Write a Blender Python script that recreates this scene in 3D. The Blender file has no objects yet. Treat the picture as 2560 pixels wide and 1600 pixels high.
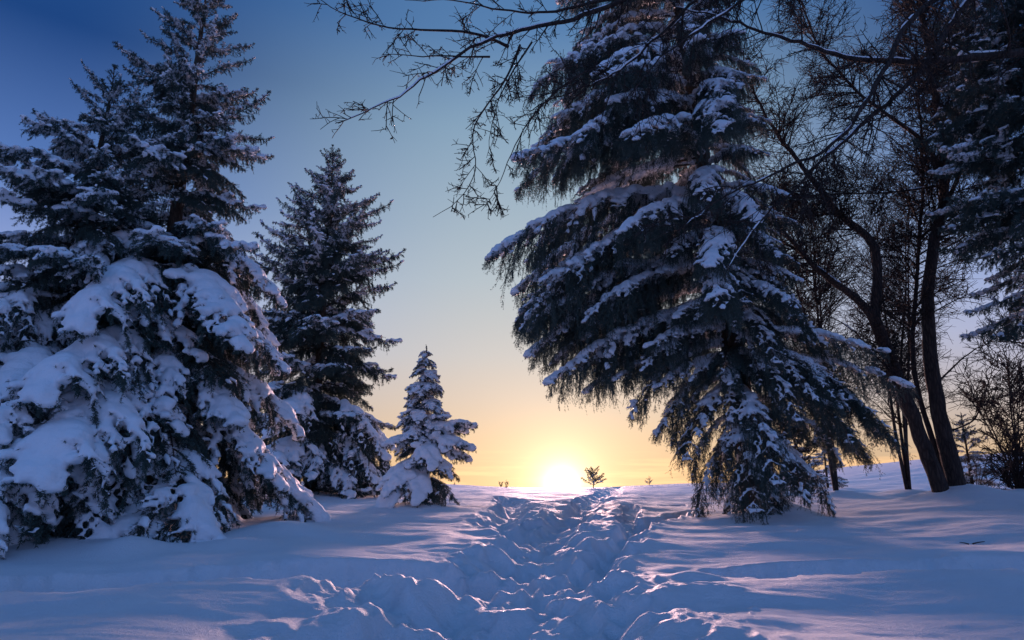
import bpy, math, random
import numpy as np

# ------------------------------------------------------------------ camera, sky, sun, exposure
scene = bpy.context.scene
col = scene.collection
R = math.radians
PITCH = 13.8
CAM_Z = 0.8
FPX = 1700.0                       # focal length in pixels of the 2560 wide photograph

cam_data = bpy.data.cameras.new('camera')
cam_data.sensor_width = 36.0
cam_data.lens = 36.0 * FPX / 2560.0
cam_data.clip_start = 0.05
cam_data.clip_end = 8000.0
cam = bpy.data.objects.new('camera', cam_data)
col.objects.link(cam)
cam.location = (0.0, 0.0, CAM_Z)
cam.rotation_euler = (R(90 + PITCH), 0, 0)
scene.camera = cam

SUN_AZ = 4.1                       # degrees to the right of +Y
SUN_EL = 0.15
sun_dir = np.array([math.sin(R(SUN_AZ)) * math.cos(R(SUN_EL)), math.cos(R(SUN_AZ)) * math.cos(R(SUN_EL)), math.sin(R(SUN_EL))])

world = bpy.data.worlds.new('World')
scene.world = world
world.use_nodes = True
wt = world.node_tree
wt.nodes.clear()


def wn(kind, **kw):
    n = wt.nodes.new(kind)
    for k, v in kw.items():
        setattr(n, k, v)
    return n


def wmath(op, a, b=None, c=None, clamp=False):
    n = wn('ShaderNodeMath', operation=op, use_clamp=clamp)
    for i, v in enumerate((a, b, c)):
        if v is None:
            continue
        if isinstance(v, (int, float)):
            n.inputs[i].default_value = v
        else:
            wt.links.new(v, n.inputs[i])
    return n.outputs[0]


def wmix(fac, a, b, blend='MIX'):
    n = wn('ShaderNodeMix', data_type='RGBA', blend_type=blend)
    for sock, v in ((n.inputs[0], fac), (n.inputs[6], a), (n.inputs[7], b)):
        if isinstance(v, (int, float)):
            sock.default_value = v
        elif isinstance(v, tuple):
            sock.default_value = (*v, 1.0)
        else:
            wt.links.new(v, sock)
    return n.outputs[2]


def wramp(fac, stops, interp='EASE'):
    n = wn('ShaderNodeValToRGB')
    n.color_ramp.interpolation = interp
    el = n.color_ramp.elements
    while len(el) < len(stops):
        el.new(0.5)
    for e, (p, c) in zip(el, stops):
        e.position = p
        e.color = (*c, 1.0)
    wt.links.new(fac, n.inputs[0])
    return n.outputs[0]


geo = wn('ShaderNodeTexCoord')
sep = wn('ShaderNodeSeparateXYZ')
wt.links.new(geo.outputs['Generated'], sep.inputs[0])
nor = wn('ShaderNodeVectorMath', operation='NORMALIZE')
wt.links.new(geo.outputs['Generated'], nor.inputs[0])
dot = wn('ShaderNodeVectorMath', operation='DOT_PRODUCT')
wt.links.new(nor.outputs[0], dot.inputs[0])
dot.inputs[1].default_value = tuple(sun_dir)
cosang = wmath('MAXIMUM', dot.outputs['Value'], -1.0)
ang = wmath('MULTIPLY', wmath('ARCCOSINE', wmath('MINIMUM', cosang, 1.0)), 180 / math.pi)      # degrees from the sun
elev = wmath('MULTIPLY', wmath('ARCSINE', sep.outputs[2]), 180 / math.pi)                       # degrees above the horizon

sky = wn('ShaderNodeTexSky', sky_type='NISHITA')
sky.sun_disc = False
sky.sun_elevation = R(SUN_EL + 4.8)
sky.sun_rotation = R(SUN_AZ)
sky.altitude = 200
sky.air_density = 1.0
sky.dust_density = 0.6
sky.ozone_density = 4.0

# clear winter dusk: the blue deepens away from the horizon and away from the sun
e01 = wmath('DIVIDE', wmath('MAXIMUM', elev, 0.0), 90.0, clamp=True)
blue = wramp(e01, [(0.0, (0.54, 0.335, 0.165)), (0.045, (0.50, 0.355, 0.225)), (0.08, (0.44, 0.365, 0.30)), (0.12, (0.375, 0.37, 0.36)), (0.19, (0.295, 0.35, 0.385)),
                   (0.26, (0.23, 0.305, 0.37)), (0.33, (0.165, 0.255, 0.345)), (0.41, (0.065, 0.145, 0.285)), (0.52, (0.032, 0.100, 0.245)), (1.0, (0.050, 0.130, 0.310))], 'LINEAR')
away = wramp(e01, [(0.0, (0.46, 0.285, 0.15)), (0.03, (0.40, 0.29, 0.20)), (0.07, (0.33, 0.30, 0.32)), (0.12, (0.27, 0.295, 0.45)), (0.16, (0.21, 0.265, 0.47)), (0.24, (0.065, 0.130, 0.325)),
                   (0.35, (0.008, 0.038, 0.145)), (0.52, (0.014, 0.065, 0.205)), (1.0, (0.050, 0.130, 0.310))], 'LINEAR')
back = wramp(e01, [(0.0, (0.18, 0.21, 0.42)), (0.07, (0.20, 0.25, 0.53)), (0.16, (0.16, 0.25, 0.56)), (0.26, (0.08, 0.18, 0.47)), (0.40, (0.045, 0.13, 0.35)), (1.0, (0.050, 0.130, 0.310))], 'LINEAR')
azim = wmath('ABSOLUTE', wmath('SUBTRACT', wmath('MULTIPLY', wmath('ARCTAN2', sep.outputs[0], sep.outputs[1]), 180 / math.pi), SUN_AZ))
toaway = wn('ShaderNodeMapRange', interpolation_type='SMOOTHSTEP')
toaway.inputs[1].default_value = 4.0
toaway.inputs[2].default_value = 42.0
wt.links.new(azim, toaway.inputs[0])
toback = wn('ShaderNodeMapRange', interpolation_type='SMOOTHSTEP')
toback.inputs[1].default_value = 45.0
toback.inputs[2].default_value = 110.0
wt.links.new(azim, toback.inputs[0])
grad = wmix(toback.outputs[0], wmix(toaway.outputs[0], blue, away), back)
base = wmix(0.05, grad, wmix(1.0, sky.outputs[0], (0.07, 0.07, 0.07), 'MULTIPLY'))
# thin cloud streaks low over the crest
cmap = wn('ShaderNodeMapping')
cmap.inputs['Scale'].default_value = (7.0, 7.0, 95.0)
wt.links.new(nor.outputs[0], cmap.inputs[0])
cn = wn('ShaderNodeTexNoise')
cn.inputs['Scale'].default_value = 1.0
cn.inputs['Detail'].default_value = 5.0
cn.inputs['Roughness'].default_value = 0.55
wt.links.new(cmap.outputs[0], cn.inputs['Vector'])
cband = wmath('MULTIPLY', wmath('DIVIDE', wmath('SUBTRACT', 3.4, elev), 2.0, clamp=True), wmath('DIVIDE', wmath('SUBTRACT', cn.outputs[0], 0.50), 0.14, clamp=True))
base = wmix(wmath('MULTIPLY', cband, 0.6), base, (0.85, 0.50, 0.24))
# the sun's aureole
def lobe(width, power=2.0):
    return wmath('EXPONENT', wmath('MULTIPLY', wmath('POWER', wmath('DIVIDE', ang, width), power), -1.0))
def addc(a, fac, c, gain):
    return wmix(1.0, a, wmix(1.0, wmix(fac, (0, 0, 0), c), (gain, gain, gain), 'MULTIPLY'), 'ADD')
tot = addc(base, lobe(11.0, 1.3), (1.0, 0.60, 0.36), 0.22)
tot = addc(tot, lobe(3.0, 1.2), (1.0, 0.78, 0.46), 0.6)
tot = addc(tot, lobe(0.6, 0.95), (1.0, 0.92, 0.72), 3.2)
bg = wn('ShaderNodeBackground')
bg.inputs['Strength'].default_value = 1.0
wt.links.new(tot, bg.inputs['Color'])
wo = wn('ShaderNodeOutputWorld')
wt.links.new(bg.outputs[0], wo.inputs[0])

sl = bpy.data.lights.new('sun', 'SUN')
sl.energy = 4.4
sl.angle = R(9.0)
sl.color = (1.0, 0.58, 0.54)
sun = bpy.data.objects.new('sun', sl)
col.objects.link(sun)
sun.rotation_euler = (R(90 - (SUN_EL + 4.8)), 0, R(180 - SUN_AZ))

scene.view_settings.view_transform = 'Standard'
scene.view_settings.look = 'None'
scene.view_settings.exposure = 0.62
scene.view_settings.gamma = 1.0
scene.view_settings.use_curve_mapping = False
scene.render.engine = 'CYCLES'
scene.cycles.max_bounces = 5
scene.cycles.diffuse_bounces = 3
scene.cycles.glossy_bounces = 2
scene.cycles.transparent_max_bounces = 4
scene.cycles.sample_clamp_indirect = 4.0
scene.cycles.use_denoising = True

COS, SIN = math.cos(R(PITCH)), math.sin(R(PITCH))


def at(px, py, y):
    """the point at distance y that a spot of the photograph shows"""
    u = (px - 1280) / FPX
    v = (800 - py) / FPX
    d = COS - v * SIN
    return np.array([u / d * y, y, CAM_Z + (SIN + v * COS) / d * y])


# ------------------------------------------------------------------ helpers
def new_mesh(name, verts, faces, mats, smooth=True, midx=None, faces2=None):
    """verts (n,3); faces (m,3|4); faces2 optional second face block"""
    me = bpy.data.meshes.new(name)
    verts = np.asarray(verts, dtype=np.float32)
    blocks = [np.asarray(f, dtype=np.int32) for f in (faces, faces2) if f is not None and len(f)]
    me.vertices.add(len(verts))
    me.vertices.foreach_set('co', verts.ravel())
    loops = np.concatenate([b.ravel() for b in blocks])
    totals = np.concatenate([np.full(len(b), b.shape[1], np.int32) for b in blocks])
    starts = np.concatenate([[0], np.cumsum(totals)[:-1]]).astype(np.int32)
    me.loops.add(len(loops))
    me.loops.foreach_set('vertex_index', loops)
    me.polygons.add(len(totals))
    me.polygons.foreach_set('loop_start', starts)
    for m in (mats if isinstance(mats, (list, tuple)) else [mats]):
        me.materials.append(m)
    if midx is not None:
        me.polygons.foreach_set('material_index', np.asarray(midx, dtype=np.int32))
    if isinstance(smooth, bool):
        smooth = np.full(len(totals), smooth)
    me.polygons.foreach_set('use_smooth', smooth)
    me.update(calc_edges=True)
    return me


def link(name, data, parent=None, **tags):
    o = bpy.data.objects.new(name, data)
    col.objects.link(o)
    if parent is not None:
        o.parent = parent
    for k, v in tags.items():
        if v is not None:
            o[k] = v
    return o


def thing(name, loc, label, cat, group=None):
    return link(name, None, label=label, category=cat, group=group) if loc is None else _thing(name, loc, label, cat, group)


def _thing(name, loc, label, cat, group):
    o = link(name, None, label=label, category=cat, group=group)
    o.location = tuple(float(v) for v in loc)
    o.empty_display_size = 0.2
    return o


def unit(v):
    return v / np.maximum(np.linalg.norm(v, axis=-1, keepdims=True), 1e-9)


def hash2(ix, iy, seed):
    h = (ix.astype(np.int64) * 374761393 + iy.astype(np.int64) * 668265263 + seed * 1442695041) & 0x7fffffff
    h = (h ^ (h >> 13)) * 1274126177 & 0x7fffffff
    return (h ^ (h >> 16)) & 0x7fffffff


def noise2(x, y, seed=0):
    """gradient noise, about -0.7 .. 0.7"""
    ix = np.floor(x)
    iy = np.floor(y)
    fx = x - ix
    fy = y - iy
    u = fx * fx * fx * (fx * (fx * 6 - 15) + 10)
    v = fy * fy * fy * (fy * (fy * 6 - 15) + 10)
    def g(dx, dy):
        a = hash2(ix + dx, iy + dy, seed) * (2 * np.pi / 0x7fffffff)
        return np.cos(a) * (fx - dx) + np.sin(a) * (fy - dy)
    a = g(0, 0) * (1 - u) + g(1, 0) * u
    b = g(0, 1) * (1 - u) + g(1, 1) * u
    return (a * (1 - v) + b * v) * 1.4


def fbm(x, y, seed=0, octaves=4, gain=0.5):
    t = 0
    amp = 1.0
    for o in range(octaves):
        t = t + amp * noise2(x * 2 ** o + o * 17.3, y * 2 ** o - o * 9.1, seed + o)
        amp *= gain
    return t


def sstep(a, b, x):
    t = np.clip((x - a) / (b - a), 0, 1)
    return t * t * (3 - 2 * t)


# ------------------------------------------------------------------ materials
def material(name):
    m = bpy.data.materials.new(name)
    m.use_nodes = True
    nt = m.node_tree
    return m, nt, nt.nodes['Principled BSDF']


def snow_material(name, bump_scale, bump_dist, rough=0.62):
    m, nt, p = material(name)
    tc = nt.nodes.new('ShaderNodeTexCoord')
    n1 = nt.nodes.new('ShaderNodeTexNoise')
    n1.inputs['Scale'].default_value = bump_scale
    n1.inputs['Detail'].default_value = 6
    n1.inputs['Roughness'].default_value = 0.72
    nt.links.new(tc.outputs['Object'], n1.inputs['Vector'])
    n2 = nt.nodes.new('ShaderNodeTexNoise')
    n2.inputs['Scale'].default_value = 1.7
    n2.inputs['Detail'].default_value = 3
    nt.links.new(tc.outputs['Object'], n2.inputs['Vector'])
    rp = nt.nodes.new('ShaderNodeValToRGB')
    rp.color_ramp.elements[0].position = 0.3
    rp.color_ramp.elements[0].color = (0.80, 0.83, 0.87, 1)
    rp.color_ramp.elements[1].position = 0.7
    rp.color_ramp.elements[1].color = (0.88, 0.89, 0.91, 1)
    nt.links.new(n2.outputs[0], rp.inputs[0])
    nt.links.new(rp.outputs[0], p.inputs['Base Color'])
    b = nt.nodes.new('ShaderNodeBump')
    b.inputs['Strength'].default_value = 0.85
    b.inputs['Distance'].default_value = bump_dist
    nt.links.new(n1.outputs[0], b.inputs['Height'])
    nt.links.new(b.outputs[0], p.inputs['Normal'])
    p.inputs['Roughness'].default_value = rough
    p.inputs['Specular IOR Level'].default_value = 0.35
    return m


M_GROUND = snow_material('snow_ground', 42.0, 0.04)
M_SNOW = snow_material('snow_on_branches', 22.0, 0.03)


def needle_material(name, c1, c2):
    m, nt, p = material(name)
    tc = nt.nodes.new('ShaderNodeTexCoord')
    n1 = nt.nodes.new('ShaderNodeTexNoise')
    n1.inputs['Scale'].default_value = 3.0
    n1.inputs['Detail'].default_value = 4
    nt.links.new(tc.outputs['Object'], n1.inputs['Vector'])
    rp = nt.nodes.new('ShaderNodeValToRGB')
    rp.color_ramp.elements[0].position = 0.35
    rp.color_ramp.elements[0].color = (*c1, 1)
    rp.color_ramp.elements[1].position = 0.68
    rp.color_ramp.elements[1].color = (*c2, 1)
    nt.links.new(n1.outputs[0], rp.inputs[0])
    nt.links.new(rp.outputs[0], p.inputs['Base Color'])
    p.inputs['Roughness'].default_value = 0.6
    p.inputs['Specular IOR Level'].default_value = 0.25
    return m


M_NEEDLE = needle_material('spruce_needles', (0.034, 0.058, 0.050), (0.066, 0.100, 0.088))
M_NEEDLE_OLD = needle_material('old_spruce_needles', (0.040, 0.060, 0.050), (0.074, 0.098, 0.082))


def bark_material(name, c1, c2, scale, dist):
    m, nt, p = material(name)
    tc = nt.nodes.new('ShaderNodeTexCoord')
    mp = nt.nodes.new('ShaderNodeMapping')
    mp.inputs['Scale'].default_value = (1, 1, 0.22)
    nt.links.new(tc.outputs['Object'], mp.inputs[0])
    n1 = nt.nodes.new('ShaderNodeTexNoise')
    n1.inputs['Scale'].default_value = scale
    n1.inputs['Detail'].default_value = 7
    n1.inputs['Roughness'].default_value = 0.7
    nt.links.new(mp.outputs[0], n1.inputs['Vector'])
    v = nt.nodes.new('ShaderNodeTexVoronoi')
    v.feature = 'DISTANCE_TO_EDGE'
    v.inputs['Scale'].default_value = scale * 1.4
    nt.links.new(mp.outputs[0], v.inputs['Vector'])
    mx = nt.nodes.new('ShaderNodeMath')
    mx.operation = 'MULTIPLY_ADD'
    mx.inputs[1].default_value = 1.2
    nt.links.new(v.outputs['Distance'], mx.inputs[0])
    nt.links.new(n1.outputs[0], mx.inputs[2])
    rp = nt.nodes.new('ShaderNodeValToRGB')
    rp.color_ramp.elements[0].position = 0.4
    rp.color_ramp.elements[0].color = (*c1, 1)
    rp.color_ramp.elements[1].position = 0.85
    rp.color_ramp.elements[1].color = (*c2, 1)
    nt.links.new(mx.outputs[0], rp.inputs[0])
    nt.links.new(rp.outputs[0], p.inputs['Base Color'])
    b = nt.nodes.new('ShaderNodeBump')
    b.inputs['Strength'].default_value = 1.0
    b.inputs['Distance'].default_value = dist
    nt.links.new(mx.outputs[0], b.inputs['Height'])
    nt.links.new(b.outputs[0], p.inputs['Normal'])
    p.inputs['Roughness'].default_value = 0.9
    p.inputs['Specular IOR Level'].default_value = 0.15
    return m


M_BARK = bark_material('spruce_bark', (0.035, 0.024, 0.018), (0.10, 0.072, 0.052), 16, 0.02)
M_TWIG = bark_material('bare_bark', (0.020, 0.016, 0.015), (0.060, 0.046, 0.040), 14, 0.03)
M_LEAF, _nt, _p = material('dry_leaf')
_p.inputs['Base Color'].default_value = (0.07, 0.04, 0.02, 1)
_p.inputs['Roughness'].default_value = 0.8

# ------------------------------------------------------------------ terrain
TY = np.array([-60, -20, 0, 4, 8, 12.5, 15, 20, 45, 60, 100, 300, 4000.])
TZ = np.array([0, 0, 0, 0, .12, .33, .38, .48, .80, .6, -1.5, -8, -8.])
_ys = np.concatenate([np.arange(-60, 120, .25), np.arange(120, 4000, 20)])
_k = np.exp(-np.linspace(-2, 2, 25) ** 2)
_zs = np.convolve(np.pad(np.interp(_ys, TY, TZ), 12, mode='edge'), _k / _k.sum(), 'valid')


def gz(x, y):
    """the smooth lie of the land"""
    x = np.asarray(x, float)
    y = np.asarray(y, float)
    z = np.interp(y, _ys, _zs)
    far = sstep(16, 40, y) * (1 - sstep(60, 140, y))
    z = z + far * (1.9 * sstep(13, 34, x) + 0.35 * sstep(2, -10, x) + 0.3 * sstep(4, 14, x) - 0.06 * np.exp(-((x - 3) / 4) ** 2))
    z = z + 0.10 * sstep(5, 9, y) * sstep(4, 8, x) * (1 - sstep(16, 25, y))
    return z


TRAILS = [
    # points (x, y), half width, depth
    ([(-.6, 1.2), (-.3, 2.6), (-.19, 3.58), (-.11, 4.02), (.03, 5.08), (.11, 6.6), (.23, 8.1), (.49, 9.76), (1.21, 13.3), (2.86, 22.9), (5.39, 37.8), (7, 47)],
     [1.4, 1.4, 1.35, 1.3, 1.12, .86, .70, .60, .52, .52, .6, .65], .18),
    ([(.23, 8.1), (.11, 9.76), (-.19, 11.5), (.08, 14.7), (-.11, 19), (-.5, 21.5)], [.34, .34, .5, .55, .45, .1], .17),
    ([(.46, 5.94), (.76, 6.86), (1.21, 8.28), (1.9, 10.84), (2.37, 11.64), (3.03, 12.76), (3.65, 14)], [.36, .28, .26, .25, .22, .18, .12], .18),
    ([(-.1, 6.5), (-.54, 6.35), (-1.24, 6.5), (-2.13, 6.35), (-2.94, 6.2), (-3.68, 6.0), (-4.4, 5.95), (-6.5, 5.7)], [.40, .55, .62, .62, .60, .55, .50, .45], .30),
    ([(1.4, 6.3), (2.0, 6.55), (2.61, 6.6), (3.38, 6.62), (4.25, 6.82), (5.2, 6.9), (7, 7.3)], [.10, .36, .44, .42, .42, .42, .42], .22),
    ([(-.2, 4.3), (-.8, 5.1), (-1.25, 5.7), (-1.45, 6.3)], [.5, .5, .42, .3], .14),
    ([(1.6, 10), (2.3, 13.6), (2.6, 15.5), (3.9, 16)], [.12, .22, .14, .08], .12),
]


def trail_fields(x, y):
    """depth of the trampled trenches and a churn mask"""
    depth = np.zeros_like(x)
    mask = np.zeros_like(x)
    wx = x + 0.16 * noise2(x * 1.9, y * 1.9, 5) + 0.07 * noise2(x * 5.5, y * 5.5, 6)
    wy = y + 0.16 * noise2(x * 1.9 + 40, y * 1.9, 7) + 0.07 * noise2(x * 5.5, y * 5.5 + 30, 8)
    for ti, (pts, hw, dep) in enumerate(TRAILS):
        best = np.full(x.shape, 9e9)
        bw = np.ones_like(x)
        for (a, b, wa, wb) in zip(pts[:-1], pts[1:], hw[:-1], hw[1:]):
            ax, ay = a
            dx, dy = b[0] - ax, b[1] - ay
            t = np.clip(((wx - ax) * dx + (wy - ay) * dy) / (dx * dx + dy * dy), 0, 1)
            d = np.hypot(wx - ax - t * dx, wy - ay - t * dy)
            w = wa + (wb - wa) * t
            m = d / w < best
            best = np.where(m, d / w, best)
            bw = np.where(m, w, bw)
        prof = 1 - sstep(0.15 if ti in (0, 1, 2, 5) else 0.68, 1.0, best)
        rim = np.exp(-((best - 1.15) / 0.22) ** 2)
        depth = np.maximum(depth, dep * prof)
        churn = 1.0 if ti in (0, 1) else (0.75 if ti == 2 else 0.5 if ti == 5 else 0.22)
        mask = np.maximum(mask, churn * (1 - sstep(0.55, 1.45, best)))
        depth = depth - 0.035 * rim * (prof < 0.5) * churn
    return depth, mask


_rs = np.random.RandomState(11)
PITS = []                          # boot holes: x, y, heading, half length, half width, depth
CRUMBS = []                        # loose lumps kicked up beside the trail: x, y, radius, height
for ti, n in ((0, 220), (1, 50), (2, 36), (3, 12), (5, 14), (6, 10)):
    pts, hw, dep = TRAILS[ti]
    pts = np.array(pts)
    seg = np.r_[0, np.cumsum(np.hypot(*np.diff(pts, axis=0).T))]
    for i in range(n):
        s = (_rs.rand() ** 1.35 if ti == 0 else _rs.rand()) * seg[-1] * (0.8 if ti == 0 else 1)
        px_ = np.interp(s, seg, pts[:, 0])
        py_ = np.interp(s, seg, pts[:, 1])
        w_ = np.interp(s, seg, hw)
        k_ = min(max(np.searchsorted(seg, s) - 1, 0), len(pts) - 2)
        h_ = math.atan2(*(pts[k_ + 1] - pts[k_])[::-1])
        o_ = np.clip(_rs.normal(0, .48), -.95, .95) * w_
        PITS.append((px_ - math.sin(h_) * o_, py_ + math.cos(h_) * o_, h_ + _rs.normal(0, .30), _rs.uniform(.20, .33), _rs.uniform(.11, .17), _rs.uniform(.03, .10)))
        for _ in range(1 if py_ < 11 else 0):
            o_ = _rs.uniform(-1.35, 1.35) * w_
            c_ = _rs.uniform(.012, .034) if _rs.rand() < .9 else _rs.uniform(.035, .06)
            CRUMBS.append((px_ - math.sin(h_) * o_ + _rs.normal(0, .1), py_ + math.cos(h_) * o_ + _rs.normal(0, .1), c_, c_ * _rs.uniform(.5, .95)))
PITS += [(-2.0, 6.36, .25, .30, .10, .11), (-1.75, 6.25, .1, .2, .1, .08), (-3.9, 6.35, .3, .24, .1, .08), (-3.7, 6.2, .1, .2, .12, .07), (1.35, 5.35, -.3, .24, .13, .10), (1.0, 4.5, .2, .3, .12, .06)]
BUMPS = [  # soft drifts: x, y, rx, ry, height
    (1.5, 6.0, .25, .16, .10), (1.0, 5.1, .55, .22, .08), (.95, 4.3, .5, .3, .07), (-1.05, 6.1, .3, .15, .09), (-.95, 4.9, .2, .5, .07), (1.05, 7.2, .25, .2, .09), (.75, 5.8, .35, .2, .06),
    (-5.2, 8.1, .9, .5, .10), (-4.2, 7.8, .35, .3, .12), (-3.2, 8.2, .5, .35, .10), (-3.0, 9.3, .7, .6, .22), (-6.5, 7.8, .8, .6, .12),
    (-2.05, 14.6, .8, .5, .12), (4.55, 12.2, .55, .4, .30), (9.5, 14.6, .9, .8, .36), (3.6, 11.8, .6, .4, .08), (-5.7, 20, 2, 1.5, .2), (10.0, 13, 2.4, 1.3, .12), (8.6, 18.4, .7, .6, .2), (11.3, 19.9, .8, .7, .2), (7.8, 20.9, .7, .6, .2), (12.9, 17.8, 1.1, .8, .2)]


def ground_detail(x, y):
    r = np.hypot(x, y)
    near = 1 - sstep(25, 60, r)
    depth, mask = trail_fields(x, y)
    z = -depth
    pit = np.zeros_like(x)
    rim = np.zeros_like(x)
    wob = noise2(x * 7, y * 7, 31)
    wob2 = noise2(x * 15, y * 15, 32)
    for (px_, py_, h_, l_, w_, d_) in PITS:
        m = np.nonzero((np.abs(x - px_) < .5) & (np.abs(y - py_) < .5))[0]
        if not len(m):
            continue
        xx = x[m] - px_
        yy = y[m] - py_
        jit = .05 * wob[m] + .018 * wob2[m]
        a = (xx * math.cos(h_) + yy * math.sin(h_) + jit) / l_
        b = (-xx * math.sin(h_) + yy * math.cos(h_) - jit) / w_
        q = np.sqrt(a * a + b * b)
        pit[m] = np.maximum(pit[m], d_ * (1 - sstep(.2, 1.12, q)))
        rim[m] = np.maximum(rim[m], .22 * d_ * np.exp(-((q - 1.3) / .32) ** 2))
    z = z - pit + rim * (1 - sstep(.0, .06, pit))
    for (px_, py_, r_, h_) in CRUMBS:
        m = np.nonzero((np.abs(x - px_) < r_ * 1.6) & (np.abs(y - py_) < r_ * 1.6))[0]
        if len(m):
            q = ((x[m] - px_) ** 2 + (y[m] - py_) ** 2) / (r_ * r_)
            z[m] = z[m] + h_ * np.clip(1 - q, 0, 1) ** .6
    for (px_, py_, rx, ry, hh) in BUMPS:
        z = z + hh * np.exp(-((x - px_) / rx) ** 2 - ((y - py_) / ry) ** 2)
    tx = np.interp(y, [p[1] for p in TRAILS[0][0]], [p[0] for p in TRAILS[0][0]])
    q1 = noise2(x * 1.4, y * 1.4, 12)
    q2 = noise2((x - tx) * 3.1 + .3 * wob, y * 1.25, 13)          # ruts run along the trail
    q3 = noise2((x - tx) * 5.5 + .2 * wob2, y * 3.2, 17)
    chunk = q1 * .10 + (.20 - np.sqrt(q2 * q2 + .006)) * .15 + (.18 - np.sqrt(q3 * q3 + .006)) * .05 + wob * .008 + wob2 * .004 + noise2(x * 33, y * 33, 15) * .002
    wide = np.exp(-((x - tx - .15) / 1.5) ** 2) * (1 - sstep(14, 30, y)) * sstep(1.5, 4, y)
    z = z + mask * chunk * (1 + .05 * (1 - sstep(5, 9, y))) + wide * (1 - mask) * (noise2(x * 1.6, y * 2.0, 51) * .06 + noise2(x * 3.6, y * 4.2, 52) * .025)
    soft = fbm(x * .40, y * .62, 20, 2) * .07 + noise2(x * .8 + .3 * y, y * 1.8, 23) * .020 * (1 - mask)
    rip = noise2(x * 2.2 + y * .6, y * 6.0, 24) * .008 + noise2(x * 7 + y * 2, y * 17, 25) * .003
    z = z + near * (soft + rip * (1 - .6 * mask)) + (1 - near) * fbm(x * .06, y * .06, 27, 3) * .25 * sstep(30, 80, r)
    return z


def build_ground():
    fine = np.arange(-46, 46.001, .178)
    side = np.concatenate([np.arange(-180, -46.5, 3.5), fine, np.arange(49, 180, 3.5)])
    ang_ = np.radians(side)
    rad = [0.25]
    while rad[-1] < 3000:
        r = rad[-1]
        rad.append(r * (1.08 if r < 2.6 else 1.0056 if r < 12.5 else 1.0115 if r < 48 else 1.12))
    rad = np.array(rad)
    A, RR = np.meshgrid(ang_, rad)
    x = np.sin(A) * RR
    y = np.cos(A) * RR
    z = gz(x, y)
    d = ground_detail(x.ravel().copy(), y.ravel().copy()).reshape(x.shape)
    z = z + d
    nr, na = x.shape
    verts = np.stack([x, y, z], -1).reshape(-1, 3)
    i = np.arange(nr - 1)[:, None]
    j = np.arange(na)[None, :]
    j2 = (j + 1) % na
    f = np.stack([np.broadcast_to(v, (nr - 1, na)) for v in (i * na + j, i * na + j2, (i + 1) * na + j2, (i + 1) * na + j)], -1).reshape(-1, 4)
    f = f[:, ::-1]
    c = len(verts)
    verts = np.vstack([verts, [[0, 0, verts[:na, 2].mean()]]])
    jj = np.arange(na)
    tri = np.stack([jj, np.full(na, c), (jj + 1) % na], -1)
    me = new_mesh('snow_ground', verts, f, M_GROUND, True, faces2=tri)
    return link('snow_ground', me, kind='structure', label='deep snow field with a trampled trail running up to the crest')


build_ground()

# ------------------------------------------------------------------ growing branches
def grow(rng, p0, d0, length, k, droop=0.0, wig=0.0, lift=0.0):
    """n curves of k steps; droop bends them down, lift turns the end up again"""
    n = len(p0)
    P = np.empty((n, k + 1, 3))
    P[:, 0] = p0
    d = unit(np.array(d0, float))
    step = (np.broadcast_to(length, (n,)) / k)[:, None]
    droop = np.broadcast_to(droop, (n,))[:, None]
    p = np.array(p0, float)
    for i in range(k):
        f = (i + 0.5) / k
        dz = -droop * step * (1.0) + lift * step * max(0, f - 0.55) * 4
        d = d + wig * np.sqrt(step) * rng.normal(0, 1, (n, 3))
        d[:, 2:] += dz
        d = unit(d)
        p = p + d * step
        P[:, i + 1] = p
    return P


def on_curves(P, idx, t):
    """position and tangent at parameter t (0..1) of curve idx"""
    k = P.shape[1] - 1
    s = np.clip(t * k, 0, k - 1e-6)
    i = s.astype(int)
    f = (s - i)[:, None]
    a = P[idx, i]
    b = P[idx, i + 1]
    return a + (b - a) * f, unit(b - a)


def tubes(P, Rr, sides):
    """P (n,k+1,3), Rr (n,k+1) -> verts, quads"""
    n, m, _ = P.shape
    T = np.empty_like(P)
    T[:, 1:-1] = P[:, 2:] - P[:, :-2]
    T[:, 0] = P[:, 1] - P[:, 0]
    T[:, -1] = P[:, -1] - P[:, -2]
    T = unit(T)
    ref = np.zeros((n, 1, 3))
    mean = unit(P[:, -1] - P[:, 0])
    use = np.abs(mean[:, 2]) > 0.8
    ref[~use, 0, 2] = 1
    ref[use, 0, 0] = 1
    U = unit(np.cross(T, np.broadcast_to(ref, T.shape)))
    V = np.cross(T, U)
    a = np.arange(sides) * 2 * np.pi / sides
    verts = P[:, :, None] + Rr[:, :, None, None] * (np.cos(a)[:, None] * U[:, :, None] + np.sin(a)[:, None] * V[:, :, None])
    base = (np.arange(n) * m * sides)[:, None, None]
    i = (np.arange(m - 1) * sides)[None, :, None]
    j = np.arange(sides)[None, None, :]
    j2 = (j + 1) % sides
    q = np.stack([base + i + j, base + i + j2, base + i + sides + j2, base + i + sides + j], -1).reshape(-1, 4)
    return verts.reshape(-1, 3), q


def cat_parts(parts):
    """[(verts, faces)] -> one block"""
    vs, fs, o = [], [], 0
    for v, f in parts:
        vs.append(v)
        fs.append(f + o)
        o += len(v)
    return np.concatenate(vs), np.concatenate(fs)


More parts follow.
